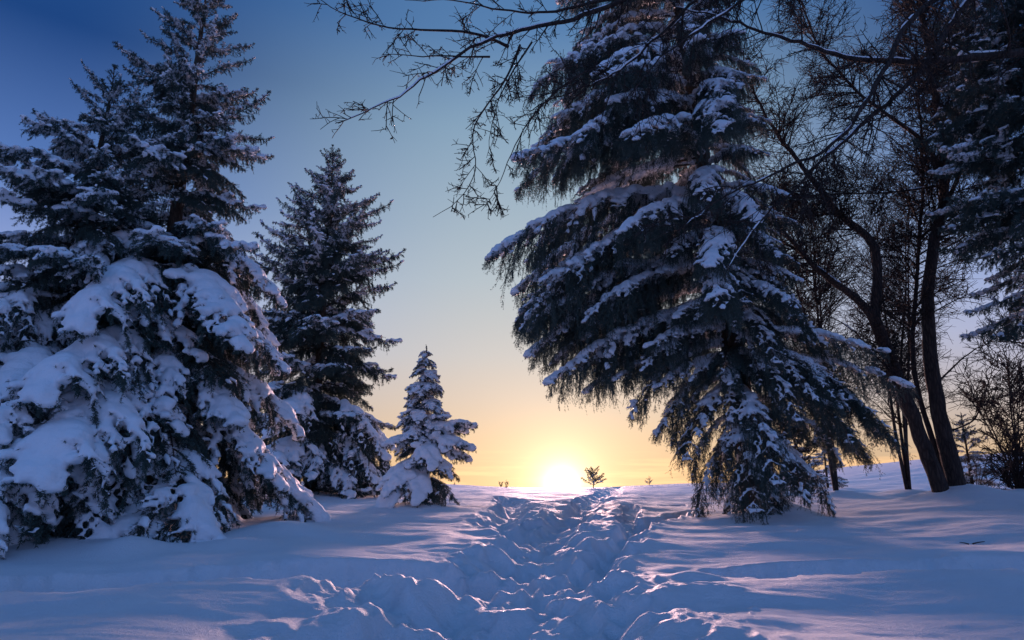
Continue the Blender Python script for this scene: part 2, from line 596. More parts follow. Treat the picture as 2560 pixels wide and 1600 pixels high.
def needles(rng, a, b, length, density, width, tilt=0.85):
    """thin triangles all round the shoots a->b"""
    seg = np.linalg.norm(b - a, axis=1)
    cnt = rng.poisson(seg * density)
    idx = np.repeat(np.arange(len(a)), cnt)
    n = len(idx)
    f = rng.rand(n)[:, None]
    p = a[idx] + (b[idx] - a[idx]) * f
    t = unit(b[idx] - a[idx])
    r = rng.normal(0, 1, (n, 3))
    r = unit(r - (r * t).sum(1, keepdims=True) * t)
    th = rng.normal(tilt, 0.2, n)[:, None]
    d = t * np.cos(th) + r * np.sin(th)
    w = unit(np.cross(d, rng.normal(0, 1, (n, 3)))) * width
    ln = length * rng.uniform(0.75, 1.15, n)[:, None]
    v = np.empty((n, 3, 3))
    v[:, 0] = p - w
    v[:, 1] = p + w
    v[:, 2] = p + d * ln
    return v.reshape(-1, 3), np.arange(3 * n).reshape(-1, 3)


def surface_nets(F, iso, origin, h):
    ins = F > iso
    c = np.zeros(tuple(s - 1 for s in F.shape), np.int8)
    sl = (slice(None, -1), slice(1, None))
    corners = [(i, j, k) for i in (0, 1) for j in (0, 1) for k in (0, 1)]
    for (i, j, k) in corners:
        c += ins[sl[i], sl[j], sl[k]]
    act = (c > 0) & (c < 8)
    ci, cj, ck = np.nonzero(act)
    if len(ci) == 0:
        return np.zeros((0, 3)), np.zeros((0, 4), int)
    vals = {(i, j, k): F[ci + i, cj + j, ck + k] for (i, j, k) in corners}
    acc = np.zeros((len(ci), 3))
    cnt = np.zeros(len(ci))
    for (i, j, k) in corners:
        for ax in range(3):
            q = [i, j, k]
            if q[ax]:
                continue
            q[ax] = 1
            va = vals[(i, j, k)]
            vb = vals[tuple(q)]
            m = (va > iso) != (vb > iso)
            t = np.where(m, (iso - va) / np.where(m, vb - va, 1), 0)
            pt = np.tile(np.array([i, j, k], float), (len(ci), 1))
            pt[:, ax] += t
            acc += pt * m[:, None]
            cnt += m
    v = acc / cnt[:, None] + np.stack([ci, cj, ck], 1)
    vid = -np.ones(act.shape, np.int64)
    vid[act] = np.arange(len(ci))
    quads = []
    for ax in range(3):
        lo = [slice(None)] * 3
        hi = [slice(None)] * 3
        lo[ax] = slice(None, -1)
        hi[ax] = slice(1, None)
        x = ins[tuple(lo)] != ins[tuple(hi)]
        e = np.argwhere(x)
        o1, o2 = [(1, 2), (2, 0), (0, 1)][ax]
        e = e[(e[:, o1] > 0) & (e[:, o2] > 0) & (e[:, o1] < F.shape[o1] - 1) & (e[:, o2] < F.shape[o2] - 1)]
        if not len(e):
            continue
        def cell(d1, d2):
            q = e.copy()
            q[:, o1] -= d1
            q[:, o2] -= d2
            return vid[q[:, 0], q[:, 1], q[:, 2]]
        qd = np.stack([cell(1, 1), cell(0, 1), cell(0, 0), cell(1, 0)], 1)
        flip = ~ins[e[:, 0], e[:, 1], e[:, 2]]
        qd[flip] = qd[flip][:, ::-1]
        quads.append(qd)
    return v * h + origin, np.concatenate(quads)


def relax(v, q, it, amt=0.5):
    """a few rounds of smoothing"""
    e = np.concatenate([q[:, [0, 1]], q[:, [1, 2]], q[:, [2, 3]], q[:, [3, 0]]])
    e = np.concatenate([e, e[:, ::-1]])
    deg = np.bincount(e[:, 0], minlength=len(v)).astype(float)
    for _ in range(it):
        s = np.stack([np.bincount(e[:, 0], weights=v[e[:, 1], a], minlength=len(v)) for a in range(3)], 1)
        v = v + amt * (s / np.maximum(deg, 1)[:, None] - v)
    return v


def snow_from_points(pts, rad, h, iso=0.42, smooth=2):
    """melt a cloud of snow lumps into one closed skin"""
    lo = (pts - rad[:, None] * 2).min(0) - 2 * h
    hi = (pts + rad[:, None] * 2).max(0) + 2 * h
    dim = np.ceil((hi - lo) / h).astype(int) + 1
    F = np.zeros(dim, np.float32)
    for p, r in zip(pts, rad):
        Rk = 1.75 * r
        a = np.maximum(np.floor((p - Rk - lo) / h).astype(int), 0)
        b = np.minimum(np.ceil((p + Rk - lo) / h).astype(int) + 1, dim)
        gx = (np.arange(a[0], b[0]) * h + lo[0] - p[0]) ** 2
        gy = (np.arange(a[1], b[1]) * h + lo[1] - p[1]) ** 2
        gzz = (np.arange(a[2], b[2]) * h + lo[2] - p[2]) ** 2
        d = (gx[:, None, None] + gy[None, :, None] + 1.25 * gzz[None, None, :]) / (Rk * Rk)
        w = np.clip(1 - d, 0, 1)
        F[a[0]:b[0], a[1]:b[1], a[2]:b[2]] = np.minimum(F[a[0]:b[0], a[1]:b[1], a[2]:b[2]] + w * w, 2.2)
    v, q = surface_nets(F, iso, lo, h)
    if len(q):
        v = relax(v, q, smooth)
        v = v + np.stack([noise2(v[:, a] * 13 + v[:, 2] * 11, v[:, (a + 1) % 3] * 15 - v[:, 2] * 8, 60 + a) for a in range(3)], 1) * min(.011, h * .5)
    return v, q


# ------------------------------------------------------------------ one spruce bough
def make_bough(name, seed, L, a0, a1, tip, lat_gap, lat_max, fw, lat_droop, sub_gap, sub_len, sub_droop,
               pend=0.0, peak=0.35, roll=0.22, nl=0.021, nd=330, nw=0.0016, snow_r=0.05, snow_keep=0.85, snow_h=0.022, snow_in=0.1, mat=None, snow_tip=0.75, bare=0.25):
    rng = np.random.RandomState(seed)
    K = 18
    t = (np.arange(K) + .5) / K
    pit = np.radians(a0 + (a1 - a0) * t ** 0.9 + tip * np.clip((t - .72) / .28, 0, 1) ** 1.5)
    yaw = np.cumsum(rng.normal(0, .035, K))
    st = L / K
    d = np.stack([np.cos(pit) * np.cos(yaw), np.cos(pit) * np.sin(yaw), np.sin(pit)], 1)
    main = np.vstack([[0, 0, 0], np.cumsum(d * st, 0)])[None]
    # laterals
    n = int(L / lat_gap)
    tt = np.clip(np.repeat((np.arange(n) + .5) / n, 2) + rng.normal(0, .25 / n, 2 * n), 0.04, .985)
    tt = np.concatenate([tt, [.93, .95, .97]])
    side = np.concatenate([np.tile([-1., 1.], n), [1, -1, 1]])
    m = len(tt)
    prof = np.where(tt < peak, (tt / peak) ** .8, ((1 - tt) / (1 - peak)) ** .72)
    ll = lat_max * np.maximum(prof, .14) * rng.uniform(.68, 1.12, m)
    p0, T = on_curves(main, np.zeros(m, int), tt)
    S = unit(np.cross(np.array([0, 0, 1.]), T))
    U = np.cross(T, S)
    rl = rng.normal(0, roll, m)[:, None]
    Sv = (S * np.cos(rl) + U * np.sin(rl)) * side[:, None]
    f_ = np.radians(rng.normal(fw, 7, m))[:, None]
    lat = grow(rng, p0, T * np.cos(f_) + Sv * np.sin(f_) + np.array([0, 0, .08]), ll, 7, lat_droop * rng.uniform(.6, 1.4, m), .05, lift=.5 if pend == 0 else 0)
    # second order shoots
    nsub = np.maximum((ll / sub_gap).astype(int), 1)
    idx = np.repeat(np.arange(m), nsub * 2)
    u = np.concatenate([np.repeat((np.arange(q) + .6) / q, 2) for q in nsub])
    u = np.clip(u + rng.normal(0, .04, len(u)), .05, .99)
    sd = np.concatenate([np.tile([-1., 1.], q) for q in nsub])
    q0, T2 = on_curves(lat, idx, u)
    S2 = unit(np.cross(np.array([0, 0, 1.]) + rng.normal(0, .2, (len(u), 3)), T2)) * sd[:, None]
    ml = sub_len * rng.uniform(.55, 1.2, len(u)) * (1.05 - .55 * u) * np.clip(ll[idx] / (.45 * lat_max), .45, 1.1)
    d0 = T2 * .72 + S2 * .66 + np.array([0, 0, .05])
    sub = grow(rng, q0, d0, ml, 3, sub_droop, .08)
    curves = [(main, .0), (lat, .0), (sub, .0)]
    if pend > 0:
        npd = int(1.9 * ll.sum() / .10)
        pi_ = rng.choice(m, npd, p=ll / ll.sum())
        pu = rng.rand(npd) ** .8
        h0, T3 = on_curves(lat, pi_, pu)
        pl = pend * rng.uniform(.3, 1.15, npd) * np.clip(ll[pi_] / (.5 * lat_max), .4, 1)
        hang = grow(rng, h0, T3 * .35 + rng.normal(0, .22, (npd, 3)) + np.array([0, 0, -.75]), pl, 5, 2.0, .09)
        ni = np.repeat(np.arange(npd), 5)
        nu = rng.uniform(.15, .9, len(ni))
        g0, T4 = on_curves(hang, ni, nu)
        tw = grow(rng, g0, T4 * .8 + unit(rng.normal(0, 1, (len(ni), 3))) * .6, pl[ni] * .26 * rng.uniform(.5, 1.2, len(ni)), 2, 1.0, .05)
        curves += [(hang, 0), (tw, 0)]
    # wood
    rm = np.linspace(.018, .004, K + 1)[None] * (L / 2) ** .7
    wood = [tubes(main, rm, 6)]
    wood.append(tubes(lat[:, ::1], np.broadcast_to(np.linspace(.0055, .002, 8), (m, 8)), 3))
    segs_a, segs_b = [], []
    for ci, (P, _) in enumerate(curves):
        A = P[:, :-1].copy()
        B = P[:, 1:]
        if ci == 0:
            A, B = A[:, int(K * max(bare, .3)):], B[:, int(K * max(bare, .3)):]
        if ci == 1 and bare > 0:
            A, B = A[:, 1:], B[:, 1:]
        segs_a.append(A.reshape(-1, 3))
        segs_b.append(B.reshape(-1, 3))
    wv, wf = cat_parts(wood)
    nv, nf = needles(rng, np.concatenate(segs_a), np.concatenate(segs_b), nl, nd, nw)
    me = new_mesh(name, np.vstack([wv, nv]), wf, [M_BARK, mat or M_NEEDLE], True, midx=np.r_[np.zeros(len(wf)), np.ones(len(nf))], faces2=nf + len(wv))
    # snow: lumps lying along the upper side of the shoots
    snow_me = None
    if snow_r > 0:
        pts, rad = [], []
        for ci, P in ((0, main), (1, lat), (2, sub)):
            kk = {0: 60, 1: 14, 2: 4}[ci]
            nn = len(P)
            ii = np.repeat(np.arange(nn), kk)
            uu = np.tile((np.arange(kk) + .5) / kk, nn)
            p, T_ = on_curves(P, ii, uu)
            flat = np.clip(1.25 - 1.15 * np.abs(T_[:, 2]), .12, 1)
            if ci == 0:
                r = snow_r * (1.05 - .55 * uu) * np.where(uu < snow_in, .5, 1)
                out = uu
            elif ci == 1:
                r = snow_r * (1.0 - .45 * uu) * (1 - .35 * tt[ii]) * np.where(tt[ii] < snow_in, .35, 1)
                out = np.maximum(uu, tt[ii])
            else:
                r = snow_r * .72 * (1 - .35 * uu) * (1 - .3 * tt[idx[ii]]) * np.where(tt[idx[ii]] < snow_in, .3, 1)
                out = np.maximum(tt[idx[ii]], u[ii])
            keepn = fbm(p[:, 0] * 3.2 + seed, p[:, 1] * 3.2, seed, 2) + .45 * fbm(p[:, 0] * 9, p[:, 1] * 9 + p[:, 2] * 5, seed + 5, 1)
            r = r * flat * (1 + .35 * np.clip(keepn, -1, 1)) * np.clip(rng.normal(1, .12, len(r)), .6, 1.4)
            # snow gets thin at the tips of outer shoots
            r = r * np.where((out > snow_tip) & (rng.rand(len(r)) > .55), .45, 1)
            k_ = (keepn > -(snow_keep - .5) * 1.3) & (r > .010)
            if ci == 0 and bare > 0.3:
                k_ &= uu > .05
            pts.append((p + np.array([0, 0, 1.]) * (r * .45 + .008)[:, None])[k_])
            rad.append(r[k_])
        pts = np.concatenate(pts)
        rad = np.concatenate(rad)
        sv, sq = snow_from_points(pts, rad, snow_h) if len(pts) else ([], [])
        if len(sq):
            snow_me = new_mesh(name + '_snow', sv, sq, M_SNOW, True)
    return dict(mesh=me, snow=snow_me, L=L, reach=float(main[0, -1, 0]), drop=float(main[0, -1, 2]))


LIB = {}


def lib(kind, n, seed, **kw):
    LIB[kind] = []
    for i in range(n):
        r = np.random.RandomState(seed + i * 7)
        k2 = dict(kw)
        for key, j in (('a0', 7), ('a1', 9), ('tip', 10)):
            k2[key] = kw[key] + r.uniform(-j, j)
        k2['lat_max'] = kw['lat_max'] * r.uniform(.85, 1.15)
        k2['snow_r'] = kw['snow_r'] * r.uniform(.82, 1.12)
        LIB[kind].append(make_bough('bough_' + kind, seed + i * 7, **k2))


lib('heavy', 6, 100, L=2.3, a0=0, a1=-60, tip=12, lat_gap=.105, lat_max=.90, fw=55, lat_droop=2.5, sub_gap=.09, sub_len=.21, sub_droop=2.4, pend=.19, snow_r=.090, snow_keep=.94, snow_h=.027, nl=.028, nw=.0031, nd=215, snow_tip=.86, bare=.3, snow_in=.3)
lib('inner', 3, 150, L=1.7, a0=0, a1=-50, tip=10, lat_gap=.11, lat_max=.6, fw=55, lat_droop=2.0, sub_gap=.09, sub_len=.17, sub_droop=1.6, pend=.22, snow_r=.03, snow_keep=.12, snow_h=.024, nl=.028, nw=.0033, nd=220, bare=.1)
lib('pillow', 4, 170, L=1.0, a0=18, a1=-48, tip=10, lat_gap=.08, lat_max=.44, fw=55, lat_droop=2.2, sub_gap=.075, sub_len=.13, sub_droop=1.6, pend=.13, snow_r=.076, snow_keep=.95, snow_h=.024, nl=.026, nw=.0030, nd=240, bare=.1, snow_in=.1)
lib('medium', 5, 200, L=1.8, a0=16, a1=-24, tip=46, lat_gap=.09, lat_max=.48, fw=50, lat_droop=1.8, sub_gap=.07, sub_len=.15, sub_droop=1.8, pend=.15, snow_r=.050, snow_keep=.66, snow_h=.023, nl=.028, nw=.0029, nd=250, roll=.4, snow_in=.15)
lib('dark', 3, 250, L=1.8, a0=10, a1=-28, tip=40, lat_gap=.09, lat_max=.48, fw=50, lat_droop=1.6, sub_gap=.07, sub_len=.15, sub_droop=1.8, pend=.18, snow_r=.034, snow_keep=.38, snow_h=.024, nl=.028, nw=.0030, nd=240, roll=.4, snow_in=.3)
lib('arm', 5, 270, L=2.0, a0=40, a1=12, tip=38, lat_gap=.08, lat_max=.30, fw=46, lat_droop=1.5, sub_gap=.065, sub_len=.12, sub_droop=1.6, pend=.15, snow_r=.036, snow_keep=.62, snow_h=.020, nl=.028, nw=.0029, nd=280, roll=.6, bare=.15)
lib('light', 5, 300, L=1.2, a0=40, a1=12, tip=44, lat_gap=.075, lat_max=.25, fw=46, lat_droop=1.2, sub_gap=.055, sub_len=.11, sub_droop=1.4, pend=.11, snow_r=.030, snow_keep=.52, snow_h=.018, nl=.029, nw=.0029, nd=330, roll=.7, bare=.1)
lib('tip', 4, 400, L=.5, a0=48, a1=34, tip=20, lat_gap=.07, lat_max=.15, fw=45, lat_droop=.1, sub_gap=.06, sub_len=.07, sub_droop=.2, snow_r=.018, snow_keep=.45, snow_h=.014, nl=.026, nw=.0026, nd=460, roll=.9, bare=0)
lib('column', 4, 450, L=.8, a0=5, a1=-55, tip=10, lat_gap=.075, lat_max=.36, fw=52, lat_droop=1.8, sub_gap=.065, sub_len=.12, sub_droop=1.6, pend=.10, snow_r=.045, snow_keep=.80, snow_h=.020, nl=.026, nw=.0030, nd=300, roll=.4, bare=0)
lib('hanging', 4, 500, L=3.6, a0=6, a1=-56, tip=4, lat_gap=.12, lat_max=.74, fw=48, lat_droop=2.6, sub_gap=.085, sub_len=.16, sub_droop=2.0, pend=.50, peak=.62, snow_r=.078, snow_keep=.90, snow_h=.030, nl=.023, nw=.0029, nd=180, mat=M_NEEDLE_OLD, roll=.3, bare=.42, snow_in=.12)
lib('fringe', 3, 560, L=3.0, a0=4, a1=-44, tip=4, lat_gap=.13, lat_max=.70, fw=48, lat_droop=2.6, sub_gap=.10, sub_len=.16, sub_droop=2.2, pend=.55, peak=.55, snow_r=.066, snow_keep=.76, snow_h=.030, nl=.024, nw=.0031, nd=150, mat=M_NEEDLE_OLD, roll=.3, bare=.2)
lib('curtain', 4, 600, L=2.4, a0=-12, a1=-74, tip=4, lat_gap=.105, lat_max=.56, fw=42, lat_droop=1.8, sub_gap=.075, sub_len=.17, sub_droop=2.2, pend=.36, peak=.6, snow_r=.058, snow_keep=.78, snow_h=.027, nl=.023, nw=.0028, nd=200, mat=M_NEEDLE_OLD, roll=.3, bare=.2)


def put_bough(tree, kind, loc, az, reach, tilt=0.0, var=None, rng=None):
    """one bough with its snow as parts of a tree; az in degrees, 0 = +X, 90 = away from the camera"""
    v = LIB[kind][(var if var is not None else rng.randint(len(LIB[kind]))) % len(LIB[kind])]
    o = link('bough', v['mesh'], tree)
    o.location = tuple(float(q) for q in loc)
    s = reach / v['reach']
    fl = -1 if (rng is not None and rng.rand() < .5) else 1
    o.scale = (s, s * (1.0 if rng is None else rng.uniform(.85, 1.15)), s)
    o.rotation_euler = (0 if rng is None else rng.normal(0, .08), -R(tilt), R(az))
    if v['snow'] is not None:
        link('snow', v['snow'], o, kind='stuff')
    return o


def make_trunk(tree, name, pts, rads, sides=12, mat=None, seed=0, rough=.06):
    """a tapering, slightly uneven trunk along a polyline in the tree's own space"""
    pts = np.array(pts, float)
    s = np.r_[0, np.cumsum(np.linalg.norm(np.diff(pts, axis=0), axis=1))]
    n = max(int(s[-1] / .14), 6)
    u = np.linspace(0, s[-1], n + 1)
    P = np.stack([np.interp(u, s, pts[:, a]) for a in range(3)], 1)
    for _ in range(6):
        P[1:-1] = .25 * P[:-2] + .5 * P[1:-1] + .25 * P[2:]
    rr = np.interp(u, s, rads)
    v, q = tubes(P[None], rr[None], sides)
    v = v.reshape(n + 1, sides, 3)
    nz = fbm(np.arange(sides)[None, :] * .9 + seed, u[:, None] * 2.2, seed, 3)
    v = P[:, None] + (v - P[:, None]) * (1 + rough * 2.2 * nz)[..., None]
    v = v.reshape(-1, 3)
    me = new_mesh(name, np.vstack([v, P[-1:]]), q, mat or M_BARK, True, faces2=np.stack([n * sides + np.arange(sides), n * sides + (np.arange(sides) + 1) % sides, np.full(sides, len(v))], 1))
    return link(name, me, tree), P, rr


def spruce(name, label, base, height, lean, radius, seed, kinds, gap=.42, per=6, trunk_r=.13, first=.4, tilt=0.0, top=True, keep=None, group=None, inner=0):
    """radius(f, az) gives the bough reach at height fraction f; kinds(f) the sort of bough"""
    rng = np.random.RandomState(seed)
    tree = thing(name, base, label, 'tree', group)
    pts = [(0, 0, -.3), (lean[0] * .3, lean[1] * .3, height * .35), (lean[0] * .7, lean[1] * .7, height * .7), (lean[0], lean[1], height)]
    _, P, _r = make_trunk(tree, 'trunk', pts, [trunk_r * 1.15, trunk_r * .8, trunk_r * .42, .012], seed=seed)
    z = first
    a = rng.uniform(0, 360)
    while z < height - .12:
        f = z / height
        kind = kinds(f)
        nb = per if f < .8 else max(4, per - 1)
        c = np.array([np.interp(z, P[:, 2], P[:, 0]), np.interp(z, P[:, 2], P[:, 1]), z])
        for i in range(nb):
            az = a + i * 360 / nb + rng.normal(0, 9)
            rr = radius(f, az % 360) * rng.uniform(.84, 1.12)
            zz = rng.uniform(-.45, .45) * gap * (1 if f < .8 else .5)
            if keep is not None and not keep(f, az % 360):
                continue
            kk = kind if isinstance(kind, str) else kind[rng.randint(len(kind))]
            put_bough(tree, kk, c + np.array([0, 0, zz]), az, max(rr, .1), tilt=tilt + rng.normal(0, 4), rng=rng)
        for i in range(inner if f < .8 else 0):
            put_bough(tree, 'inner', c + np.array([0, 0, -.5 * gap + rng.normal(0, .1)]), rng.uniform(0, 360), radius(f, 90) * rng.uniform(.55, .8), tilt=tilt, rng=rng)
        a += 360 / nb * .5 + rng.uniform(-12, 12)
        z += gap * (1 - .62 * f)
    if top:
        c = P[-1]
        for i in range(5):
            put_bough(tree, 'tip', c - np.array([0, 0, .12 + .05 * i]), i * 72 + rng.uniform(-20, 20), (.22 + .05 * i) * (1 if height > 5 else .25), tilt=18 - 3 * i + (0 if height > 5 else 18), rng=rng)
        o = put_bough(tree, 'tip', c - np.array([0, 0, .1]), rng.uniform(0, 360), .2 * (1 if height > 5 else .5), tilt=42, rng=rng)
    return tree, P, rng


def ground_at(x, y):
    return float(gz(x, y))


# ------------------------------------------------------------------ the spruces
def r_left(f, az):
    # widest near the snow, longer towards the open left and front side
    r = np.interp(f, [0, .12, .3, .42, .55, .68, .8, .9, 1], [2.5, 2.85, 2.3, 1.95, 1.65, 1.3, .92, .58, .25])
    front = max(0, math.cos(R(az - 225)))
    return r * (1 + front * float(np.interp(f, [0, .35, .5, .6], [.2, .2, .15, 0])))


def k_left(f):
    return 'heavy' if f < .42 else ('heavy', 'medium', 'medium') if f < .56 else ('medium', 'arm') if f < .8 else ('arm', 'light') if f < .86 else 'light' if f < .94 else 'tip'


BX, BY = -5.5, 10.3
spruce('spruce_tree', 'tallest spruce at the left, narrow dark spire above drooping boughs with thick snow', (BX, BY, ground_at(BX, BY) - .1), 9.6, (.05, .1), r_left, 21, k_left, gap=.66, per=6, trunk_r=.16, first=.95, inner=4)


FX, FY = -6.45, 9.4
spruce('spruce_tree', 'lower broad spruce cut by the left edge, in front of the tallest spruce', (FX, FY, ground_at(FX, FY) - .1), 6.7, (.3, -.1),
       lambda f, az: float(np.interp(f, [0, .12, .3, .5, .7, .85, .95, 1], [2.0, 2.3, 2.1, 1.85, 1.5, 1.0, .6, .3])), 26,
       lambda f: 'heavy' if f < .45 else ('heavy', 'medium', 'medium') if f < .62 else ('medium', 'arm') if f < .9 else 'arm', gap=.58, per=6, trunk_r=.14, first=.8, inner=3)


def r_mid(f, az):
    return np.interp(f, [0, .1, .25, .4, .55, .7, .85, .94, 1], [2.2, 2.6, 2.6, 2.35, 2.5, 2.0, 1.05, .55, .2])


def k_mid(f):
    return ('heavy', 'medium') if f < .30 else ('medium', 'dark') if f < .42 else ('arm', 'arm', 'medium') if f < .5 else 'arm' if f < .82 else 'light' if f < .95 else 'tip'


MX, MY = -5.75, 20.0
spruce('spruce_tree', 'tall green spruce with upswept upper boughs behind the small snowy spruce', (MX, MY, ground_at(MX, MY) - .1), 10.8, (.0, 0), r_mid, 33, k_mid, gap=.70, per=6, trunk_r=.15, first=.7, inner=6)


SX, SY = -1.95, 15.0
young, P_y, rng_y = spruce('young_spruce', 'short young spruce with narrow top and heavy snow, in front of the tall green spruce', (SX, SY, ground_at(SX, SY) - .05), 3.55, (.03, 0),
                           lambda f, az: float(np.interp(f, [0, .4, .55, .75, .9, 1], [.66, .58, .52, .42, .26, .1])), 47,
                           lambda f: ('inner', 'pillow') if f < .4 else 'column' if f < .97 else 'tip', gap=.27, per=6, trunk_r=.06, first=.4)
for (z_, az_, reach_, tilt_, kind_) in ((1.5, 0, 1.15, 30, 'pillow'), (1.3, -22, 1.1, 18, 'pillow'), (1.2, 10, 1.0, 12, 'pillow'), (1.55, 5, .95, 22, 'pillow'), (1.75, -30, .7, 28, 'pillow'), (1.5, 200, .85, 5, 'pillow'), (1.6, 235, .6, 0, 'pillow'), (1.3, 285, .95, -8, 'pillow'), (1.1, 330, .9, -12, 'pillow'),
                                        (.95, 190, 1.0, -14, 'pillow'), (.9, 230, 1.15, -18, 'pillow'), (.8, 265, 1.0, -18, 'pillow'), (.75, 310, 1.0, -14, 'inner'), (.7, 350, .95, -12, 'inner'), (.6, 210, 1.25, -16, 'pillow'), (1.1, 20, .9, -5, 'inner'), (.55, 300, .9, -8, 'inner')):
    put_bough(young, kind_, (0, 0, z_), az_, reach_, tilt=tilt_, rng=rng_y)


def r_right(f, az):
    # an old spruce: very long boughs on the open left side
    left = np.interp(f, [0, .14, .26, .36, .46, .57, .68, .85, 1], [.8, 1.6, 3.0, 4.0, 4.4, 4.2, 3.3, 1.8, .3])
    rest = np.interp(f, [0, .2, .4, .6, .8, 1], [1.5, 2.0, 2.2, 2.0, 1.4, .3]) * (1 - .42 * max(0, math.cos(R(az - 15))))
    k = max(0, math.cos(R(az - 190))) ** .8
    return left * k + rest * (1 - k)


RX, RY = 4.4, 12.6
old, P_o, rng_o = spruce('old_spruce', 'large dark old spruce with hanging twigs, its lowest boughs touching the snow beside the trail', (RX, RY, ground_at(RX, RY) - .1), 14.0, (-1.1, 0), r_right, 58,
                         lambda f: 'curtain' if f < .16 else 'hanging' if f < .92 else 'medium', gap=.60, per=6, trunk_r=.22, first=2.0, tilt=2, keep=lambda f, az: f > .29)
for (z_, az_, reach_, tilt_) in ((4.7, 285, 1.0, 4), (4.4, 255, 1.1, 0), (4.0, 300, 1.2, 0), (3.5, 275, 1.15, -4), (3.0, 245, 1.2, -6), (2.7, 295, 1.2, -6), (2.3, 268, 1.25, -8), (2.0, 225, 1.2, -6), (1.8, 300, 1.15, -8), (1.6, 250, 1.2, -8), (1.5, 275, 1.25, -10),
                                 (1.5, 205, 1.1, -8), (1.3, 230, 1.2, -10), (1.3, 290, 1.05, -8), (3.3, -45, 1.6, 8), (2.9, -20, 2.0, 14), (2.7, -55, 1.7, 8), (2.6, -12, 1.7, 8), (2.2, -38, 1.5, 4), (4.3, -20, 1.4, 4), (3.8, -14, 1.5, 10), (3.3, -25, 1.75, 12), (2.9, -10, 1.9, 12), (2.6, -18, 1.75, 10), (3.0, -35, 1.6, 10), (4.6, 300, 1.3, 8), (4.2, 310, 1.5, 8), (3.9, 280, 1.4, 6), (3.4, 305, 1.5, 4), (3.1, 285, 1.5, 4), (4.8, 270, 1.3, 8)):
    c_ = (float(np.interp(z_, P_o[:, 2], P_o[:, 0])), 0, z_)
    put_bough(old, 'curtain', c_, az_, reach_, tilt=tilt_, rng=rng_o)
for i in range(14):
    z_ = 2.0 + 4.0 * i / 14
    c_ = (float(np.interp(z_, P_o[:, 2], P_o[:, 0])), 0, z_)
    put_bough(old, 'inner', c_, rng_o.uniform(240, 330), rng_o.uniform(.9, 1.4), tilt=rng_o.uniform(-10, 5), rng=rng_o)
for (z_, az_, reach_, tilt_) in ((2.9, 185, 1.7, 0), (3.3, 205, 2.3, 0), (3.5, 172, 2.6, 0), (3.7, 192, 3.0, 0), (4.0, 180, 3.4, 0), (4.3, 208, 3.3, 0), (4.6, 188, 3.9, 0), (4.4, 165, 3.2, 0), (2.7, 215, 1.5, -6), (2.4, 190, 1.5, -4), (2.6, -14, 2.9, 6), (3.1, -28, 2.5, 6), (2.2, 205, 1.2, -8), (2.7, 200, 2.0, -2), (3.0, 192, 2.5, -2), (3.2, 215, 2.3, -2), (2.0, 182, 1.1, -10), (3.4, 182, 2.9, -2), (2.5, 235, 1.4, -4), (3.7, 225, 2.1, 0), (5.2, 198, 4.1, 0), (5.0, 178, 4.0, 0), (3.1, 178, 2.1, 0), (4.0, 240, 1.7, 0), (2.6, 175, 1.3, -8), (5.0, 230, 2.2, 0)):
    c_ = (float(np.interp(z_, P_o[:, 2], P_o[:, 0])), 0, z_)
    put_bough(old, 'fringe' if z_ < 3.4 or az_ < 0 or rng_o.rand() < .4 else 'hanging', (c_[0], c_[1], z_ + .25), az_, reach_, tilt=tilt_, rng=rng_o)
for (z_, az_, reach_, tilt_) in ((2.6, 195, 1.4, 4), (2.2, 175, 1.2, 2), (2.9, 205, 1.6, 6), (2.5, 220, 1.5, 4), (3.2, 190, 1.9, 8), (1.9, 195, 1.2, 0), (2.0, 250, 1.7, 0), (1.8, 280, 1.6, 0), (2.4, 262, 1.8, 4), (1.6, 215, 1.4, -4), (1.6, 305, 1.5, -4)):
    c_ = (float(np.interp(z_, P_o[:, 2], P_o[:, 0])), 0, z_)
    put_bough(old, 'curtain', c_, az_, reach_, tilt=tilt_, rng=rng_o)

# the spruce at the right edge, its trunk outside the picture
EX, EY = 9.9, 11.2
spruce('spruce_tree', 'near-black spruce cut off by the right edge of the picture', (EX, EY, ground_at(EX, EY) - .1), 12.5, (0, 0),
       lambda f, az: float(np.interp(f, [0, .25, .35, .6, .8, 1], [1.2, 1.7, 2.2, 2.1, 1.5, .2])), 71, lambda f: 'dark', gap=.5, per=6, trunk_r=.2, first=3.6,
       keep=lambda f, az: f < .85)

# small spruces beyond
for (px_, yy, hh, sd, lab) in ((1998, 24.0, 2.9, 81, 'small snowy spruce seen in the gap under the old spruce'),
                               (2070, 29.0, 2.6, 82, 'small dim spruce behind the hanging boughs, left of the bare trunks'),
                               (2432, 19.0, 2.3, 83, 'small spruce just beyond the foot of the bare trunks')):
    xx = (px_ - 1280) / FPX * yy / 1.03
    spruce('young_spruce', lab, (xx, yy, ground_at(xx, yy) - .05), hh, (0, 0), lambda f, az: float(np.interp(f, [0, .15, 1], [.8, .95, .12])), sd,
           lambda f: 'medium' if f < .6 else 'light', gap=.34, per=5, trunk_r=.05, first=.3, group='young spruces beyond the clearing')

# ------------------------------------------------------------------ bare trees
def smooth_poly(pts, gap=.12):
    pts = np.array(pts, float)
    s = np.r_[0, np.cumsum(np.linalg.norm(np.diff(pts, axis=0), axis=1))]
    n = max(int(s[-1] / gap), 8)
    u = np.linspace(0, s[-1], n + 1)
    P = np.stack([np.interp(u, s, pts[:, a]) for a in range(3)], 1)
    for _ in range(8):
        P[1:-1] = .25 * P[:-2] + .5 * P[1:-1] + .25 * P[2:]
    return P, s[-1]


